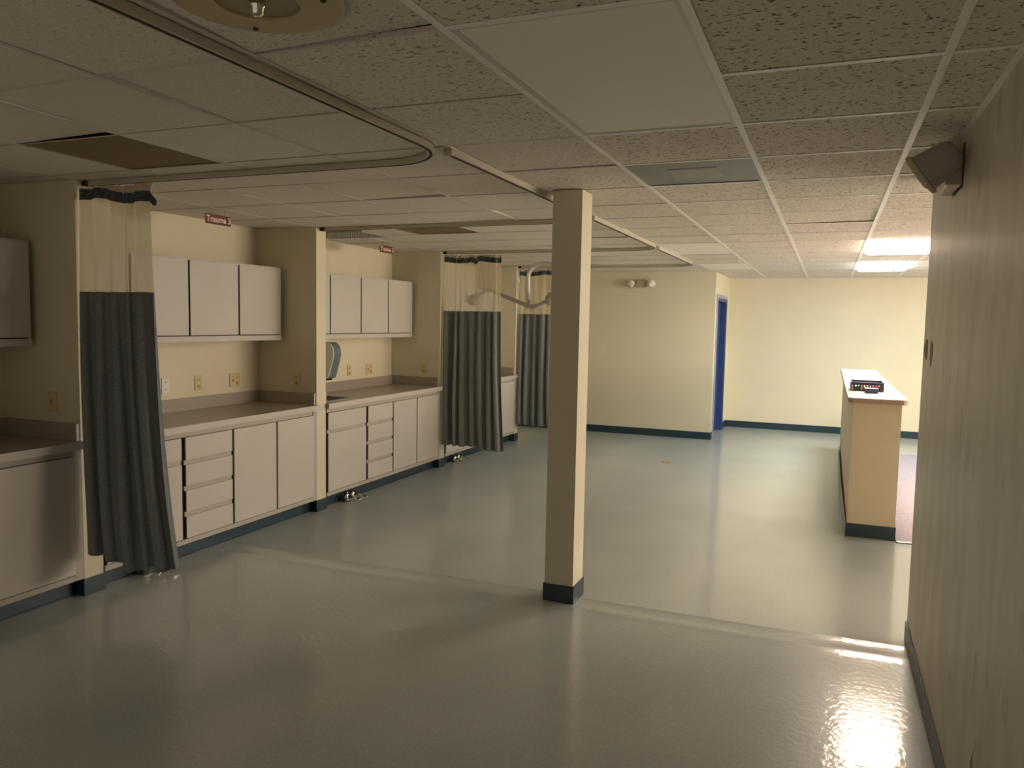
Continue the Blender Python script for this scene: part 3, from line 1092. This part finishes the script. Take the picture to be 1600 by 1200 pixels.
# ------------------------------------------------------------------ foot pedals for the sinks
def pedal(y, label):
    x = -3.935
    t = thing('foot_pedal_valve', label, 'foot pedal', (x, y, 0), 'chrome foot pedal valves on the floor')
    b = new()
    bx(b, x - .05, x - .005, y - .055, y + .055, .002, .012, .003)
    obj('mounting_plate', b, 'steel', t)
    for s in (-1, 1):
        b = new()
        lathe(b, [(0, 0), (.016, 0), (.018, .004), (.018, .030), (.012, .036), (0, .038)], (x - .025, y + s * .032, .0125), 16)
        obj('valve_body', b, 'chrome', t, True)
        b = new()
        tube(b, [(x - .01, y + s * .032, .032), (x + .025, y + s * .035, .034), (x + .05, y + s * .037, .026)], .006, 8)
        bx(b, x + .045, x + .085, y + s * .037 - .019, y + s * .037 + .019, .018, .026, .003)
        obj('pedal', b, 'chrome', t, False)
    b = new()
    tube(b, [(x - .038, y - .032, .030), (x - .040, y, .046), (x - .038, y + .032, .030)], .007, 8)
    obj('pipe', b, 'chrome', t, True)
    t.scale = (1.45, 1.45, 1.45)
pedal(3.66, 'chrome foot pedal valve on the floor below the nearest curtain hem')
pedal(5.89, 'chrome foot pedal valve on the floor before the middle bay cabinet')
pedal(8.08, 'farthest chrome foot pedal valve, below the second curtain hem')

# ------------------------------------------------------------------ counter (half wall)
hx0, hx1, hy0, hy1 = .20, .544, 6.612, 11.10
t = thing('half_wall_counter', 'shade-toned cream half-height wall counter with pale laminate top, on the right', 'counter', ((hx0 + hx1) / 2, (hy0 + hy1) / 2, 0))
pbox('body', 'tan', t, hx0, hx1, hy0, hy1, 0, 1.0615)  # 'tan' is the wall cream with the front's shade put into the colour
b = new()
zt0, zt1 = 1.063, 1.102
pts = [(.195, 6.555), (.553, 6.555), (.578, 6.58), (.578, hy1 + .03), (.162, hy1 + .03), (.162, 6.60)]
prism(b, pts, 2, zt0, zt1 - .0015)
obj('top_edge', b, 'pinkedge', t)
b = new()
prism(b, pts, 2, zt1 - .0014, zt1)
obj('top_surface', b, 'pinktop', t)
b = new()
bx(b, hx0 - .006, hx1 + .006, hy0 - .007, hy0 - .0003, .0, .105, .0015)
bx(b, hx1 + .0003, hx1 + .007, hy0, hy1, .0, .105, .0015)
obj('base_trim', b, 'base', t)
b = new()
# loose cove strip on the left side bowing off the wall
n = 24
A = []
for k in range(n + 1):
    yy = hy0 + .0 + (hy1 - hy0) * k / n
    bow = .012 + .016 * math.sin(PI * k / n)
    A.append((yy, hx0 - bow))
for z0, z1, ex in ((0, .10, 0),):
    va = [b.verts.new((x, y, .001)) for y, x in A]
    vb = [b.verts.new((x + .006, y, .10)) for y, x in A]
    for k in range(n):
        b.faces.new((va[k], va[k + 1], vb[k + 1], vb[k]))
o = obj('loose_side_trim', b, 'greytrim', t)
o.modifiers.new('thickness', 'SOLIDIFY').thickness = .003

# basket and box on the counter
zc = 1.1025
t = thing('basket', 'navy plastic slotted basket of coloured pens on the counter top', 'basket', (.325, 7.42, zc))
def basket_wall(b, xa, ya, xb, yb, z0, z1):
    L = math.hypot(xb - xa, yb - ya)
    n = max(4, int(L / .022))
    dx, dy = (xb - xa) / n, (yb - ya) / n
    nx, ny = -dy / (L / n) * .0025, dx / (L / n) * .0025
    def seg(ax, ay, cx_, cy_, za, zb):
        P = [(ax - nx, ay - ny), (cx_ - nx, cy_ - ny), (cx_ + nx, cy_ + ny), (ax + nx, ay + ny)]
        prism(b, P, 2, za, zb)
    seg(xa, ya, xb, yb, z0, z0 + .012)
    seg(xa, ya, xb, yb, z1 - .018, z1)
    for k in range(n + 1):
        px_, py_ = xa + dx * k, ya + dy * k
        ex, ey = dx * .22, dy * .22
        seg(px_ - ex, py_ - ey, px_ + ex, py_ + ey, z0 + .012, z1 - .018)
X0, X1, Ya, Yb = .200, .450, 7.30, 7.62
b = new()
bx(b, X0 + .006, X1 - .006, Ya + .006, Yb - .006, zc, zc + .004)
for a in ((X0, Ya, X1, Ya), (X1, Ya, X1, Yb), (X1, Yb, X0, Yb), (X0, Yb, X0, Ya)):
    basket_wall(b, *a, zc + .0, zc + .07)
obj('tub', b, 'navy', t)
b = new()
for a in ((X0 - .008, X1 + .008, Ya - .008, Ya + .003), (X0 - .008, X1 + .008, Yb - .003, Yb + .008), (X0 - .008, X0 + .003, Ya + .003, Yb - .003), (X1 - .003, X1 + .008, Ya + .003, Yb - .003)):
    bx(b, *a, zc + .068, zc + .076, .001)
obj('rim', b, 'navy', t)
pens = [('red', 'red marker lying in the navy basket, toward its right'), ('yellow', 'yellow marker lying near the middle of the navy basket'), ('green', 'green marker lying left of centre in the navy basket'), ('white', 'white marker lying at the back of the navy basket')]
px0 = {'red': (.36, 7.36, .43, 7.34), 'yellow': (.29, 7.34, .345, 7.345), 'green': (.225, 7.35, .275, 7.37), 'white': (.23, 7.50, .40, 7.46)}
for nme, lab in pens:
    a = px0[nme]
    b = new()
    zz = zc + .036
    tube(b, [(a[0], a[1], zz - .008), (a[0] + (a[2] - a[0]) * .7, a[1] + (a[3] - a[1]) * .7, zz), (a[2], a[3], zz + .002)], .016, 10, [.014, .015, .010])
    bx(b, a[0] - .002, a[2], a[1] + .01, a[1] + .09, zc + .0045, zz - .012)
    tag(obj('marker', b, nme, None, False), lab, 'marker', 'markers in the basket')
t = thing('plastic_box', 'small blue plastic box in front of the basket on the counter', 'box', (.35, 7.15, zc))
pbox('tub', 'bluebox', t, .300, .400, 7.10, 7.20, zc, zc + .034, .004)
pbox('lid', 'lidblue', t, .297, .403, 7.097, 7.203, zc + .0342, zc + .040, .002)

# ------------------------------------------------------------------ carpet and metal strip
b = new()
bx(b, hx1 + .009, XE, 6.60, 11.22, .0005, .010)
struct('floor.001', b, 'carpet')
sbox('trim_2', 'steel', hx1 + .009, XE, 6.555, 6.599, .0005, .011, bev=.003)

# floor cap
b = new()
lathe(b, [(0, .006), (.050, .006), (.062, .004), (.066, .0005), (0, .0005)], (-1.73, 9.20, 0), 32)
tag(obj('floor_drain_cap', b, 'brass', None), 'round tan cap set in the open floor beyond the column', 'floor cap')

# ------------------------------------------------------------------ emergency lights
def emergency(face, label, c, m_body, m_head):
    """face 'y': body on a wall facing -Y, 'x': on a wall facing -X"""
    x, y, z = c
    t = thing('emergency_light', label, 'emergency light', c)
    if face == 'y':
        rot = Matrix.Identity(4)
    else:
        rot = Matrix.Rotation(-PI / 2, 4, 'Z')
    T = Matrix.Translation(Vector(c)) @ rot
    b = new()
    bx(b, -.075, .075, -.055, -.001, -.055, .055, .008, T)
    obj('housing', b, m_body, t)
    for s, tl in ((-1, .35), (1, .55)):
        b = new()
        base_ = T @ Matrix.Translation((s * .098, -.035, .0))
        lathe(b, [(0, -.026), (.016, -.026), (.016, .020), (0, .020)], (0, 0, 0), 14, base_ @ Matrix.Rotation(PI / 2, 4, 'Y'))
        obj('swivel', b, m_body, t, True)
        h = T @ Matrix.Translation((s * .150, -.07, .0)) @ Matrix.Rotation(s * .45, 4, 'Z') @ Matrix.Rotation(tl, 4, 'X')
        b = new()
        lathe(b, [(0, -.055), (.025, -.055), (.046, -.040), (.058, -.005), (.062, .022), (.058, .028), (0, .028)], (0, 0, 0), 28, h @ Matrix.Rotation(PI / 2, 4, 'X'))
        hd = obj('lamp_head', b, m_head, t, True)
        b = new()
        lathe(b, [(0, .038), (.03, .036), (.054, .0285), (0, .0285)], (0, 0, 0), 28, h @ Matrix.Rotation(PI / 2, 4, 'X'))
        obj('lens', b, 'lens', hd, True)
    return t
emergency('y', 'two-headed emergency light high on the middle cream wall', (-2.575, YM, 2.225), 'beige', 'lens')

def emergency_right():
    t = thing('emergency_light', 'dark emergency light box with one square lamp head on the right wall', 'emergency light', (XR, 3.64, 2.285))
    b = new()
    bx(b, XR - .062, XR - .001, 3.49, 3.76, 2.205, 2.365, .010)
    obj('housing', b, 'beige', t)
    pbox('back_plate', 'black', t, XR - .0009, XR - .0001, 3.483, 3.767, 2.198, 2.372)
    def head(cy_, dx, rz, tl, m_):
        T = Matrix.Translation((XR - .097 + dx, cy_, 2.275)) @ Matrix.Rotation(rz, 4, 'Z') @ Matrix.Rotation(tl, 4, 'Y') @ Matrix.Scale(1.22, 4)
        b2 = new()
        # rounded square shell, wide opening toward local -Z... built as stacked rings along local x
        rings = []
        prof = [(.060, .020), (.055, .034), (.040, .044), (.0, .050), (-.045, .056), (-.050, .058)]
        for (xx, s) in prof:
            ring = []
            for k in range(24):
                a = 2 * PI * k / 24
                ca, sa = math.cos(a), math.sin(a)
                e = 5.0
                rr = (abs(ca) ** e + abs(sa) ** e) ** (-1 / e)
                ring.append(b2.verts.new(T @ Vector((xx, s * rr * ca, s * rr * sa))))
            rings.append(ring)
        for i in range(len(rings) - 1):
            for k in range(24):
                b2.faces.new((rings[i][k], rings[i][(k + 1) % 24], rings[i + 1][(k + 1) % 24], rings[i + 1][k]))
        b2.faces.new(rings[0]); b2.faces.new(rings[-1])
        hd = obj('lamp_head', b2, m_, t, True)
        b3 = new()
        bx(b3, -.068, -.0505, -.060, .060, -.060, .060, .006, T)
        obj('lens_frame', b3, 'beige', hd)
        b3 = new()
        bx(b3, -.071, -.0685, -.050, .050, -.050, .050, .001, T)
        obj('lens', b3, 'lens', hd)
    head(3.385, .0, -.25, -.60, 'taupe')
    b = new()
    tube(b, [(XR - .032, 3.492, 2.285), (XR - .04, 3.46, 2.285), (XR - .06, 3.43, 2.28)], .016, 12)
    obj('swivel', b, 'taupe', t, True)
emergency_right()

# ------------------------------------------------------------------ exam light in the farthest bay
def exam_lamp():
    yl = 8.2
    s = yl / 8.8
    def q(x, z, dy=0): return (x * s, yl + dy, CAMZ + (z - CAMZ) * s)
    t = thing('exam_light', 'grey ceiling-hung exam lamp arm between the two farther curtains', 'exam light', (q(-2.85, 2)[0], yl, H))
    b = new()
    lathe(b, [(0, H - .03), (.07, H - .03), (.08, H - .02), (.08, H - .0018), (0, H - .0018)], (q(-2.85, 2)[0], yl, 0), 28)
    obj('ceiling_mount', b, 'lampw', t)
    P = [q(-2.85, 2.52), q(-2.85, 2.40), q(-2.92, 2.30), q(-3.05, 2.315), q(-3.14, 2.335), q(-3.231, 2.333), q(-3.31, 2.31), q(-3.362, 2.265), q(-3.388, 2.20), q(-3.392, 2.126), q(-3.388, 2.0), q(-3.381, 1.875)]
    P[0] = (P[0][0], P[0][1], H - .031)
    # smooth the path
    PP = []
    for i in range(len(P) - 1):
        p0, p1, p2, p3 = [Vector(P[max(0, min(len(P) - 1, k))]) for k in (i - 1, i, i + 1, i + 2)]
        for k in range(4):
            f = k / 4
            PP.append(.5 * ((2 * p1) + (p2 - p0) * f + (2 * p0 - 5 * p1 + 4 * p2 - p3) * f * f + (-p0 + 3 * p1 - 3 * p2 + p3) * f ** 3))
    PP.append(Vector(P[-1]))
    b = new()
    tube(b, PP, .024, 12)
    obj('curved_tube', b, 'lampw', t, True)
    b = new()
    lathe(b, [(0, -.05), (.020, -.05), (.024, -.04), (.024, .04), (.020, .05), (0, .05)], q(-3.378, 1.855), 16)
    obj('joint', b, 'taupe', t, True)
    b = new()
    tube(b, [q(-3.92, 2.02), q(-3.727, 1.962), q(-3.60, 1.915), q(-3.485, 1.870), q(-3.375, 1.83), q(-3.326, 1.822), q(-3.27, 1.83), q(-3.20, 1.868), q(-3.16, 1.885)], .017, 10, [.017, .020, .025, .022, .026, .031, .027, .024, .022])
    obj('cross_arm', b, 'lamp', t, True)
    b = new()
    lathe(b, [(0, -.07), (.05, -.06), (.085, -.025), (.09, .02), (.06, .05), (.02, .07), (0, .072)], q(-3.08, 1.925), 24, Matrix.Rotation(-.7, 4, 'Y'))
    obj('counterweight', b, 'lamp', t, True)
    b = new()
    lathe(b, [(0, .085), (.035, .08), (.06, .05), (.13, .0), (.155, -.04), (.15, -.055), (0, -.05)], q(-4.06, 1.90), 30, Matrix.Rotation(.35, 4, 'Y'))
    hd = obj('lamp_head', b, 'lampw', t, True)
    b = new()
    tube(b, [q(-3.92, 2.02), q(-3.97, 2.00), q(-4.01, 1.975)], .014, 10)
    obj('yoke', b, 'lamp', t, True)
exam_lamp()

# ------------------------------------------------------------------ marks on the right wall
def oval(y, z, ry, rz):
    b = new()
    pts = []
    for k in range(20):
        a = 2 * PI * k / 20
        f = 1 + .15 * math.sin(3 * a + y * 9)
        pts.append((y + ry * f * math.cos(a), z + rz * f * math.sin(a)))
    prism(b, pts, 0, XR - .0006, XR - .0001)
    return b
M['scuff'] = mat('brown_scuff', (0.22, 0.16, 0.11), 0.6, 0.2)
tag(obj('wall_scuff', oval(4.375, 1.545, .085, .050), 'scuff'), 'left of two brown scuffs at the right wall edge', 'scuff', 'brown scuffs at the right wall edge')
tag(obj('wall_scuff', oval(4.15, 1.535, .055, .062), 'scuff'), 'right of two brown scuffs at the right wall edge', 'scuff', 'brown scuffs at the right wall edge')
# torn strip of wall covering near the bottom right corner
b = new()
va = []
for k, (yy, zz, off, wd) in enumerate([(2.53, .455, .001, .001), (2.525, .43, .006, .004), (2.515, .40, .014, .008), (2.50, .36, .016, .012), (2.49, .31, .010, .016), (2.485, .27, .002, .018)]):
    va.append([b.verts.new((XR - off, yy - wd, zz)), b.verts.new((XR - off * .4 - .001, yy + wd, zz))])
for k in range(len(va) - 1):
    b.faces.new((va[k][0], va[k][1], va[k + 1][1], va[k + 1][0]))
o = obj('torn_wall_strip', b, 'beige')
o.modifiers.new('thickness', 'SOLIDIFY').thickness = .001
tag(o, 'small torn strip curling off the right wall at the bottom right corner', 'torn strip')
# small white detector at the end of the farthest partition
b = new()
bx(b, XP + .001, XP + .02, 9.88, 9.93, 2.16, 2.23, .006)
tag(obj('curtain_holdback_hook', b, 'white'), 'small white bracket high on the farthest partition end', 'bracket')

for o in bpy.data.objects:
    if '_w' in o: del o['_w']
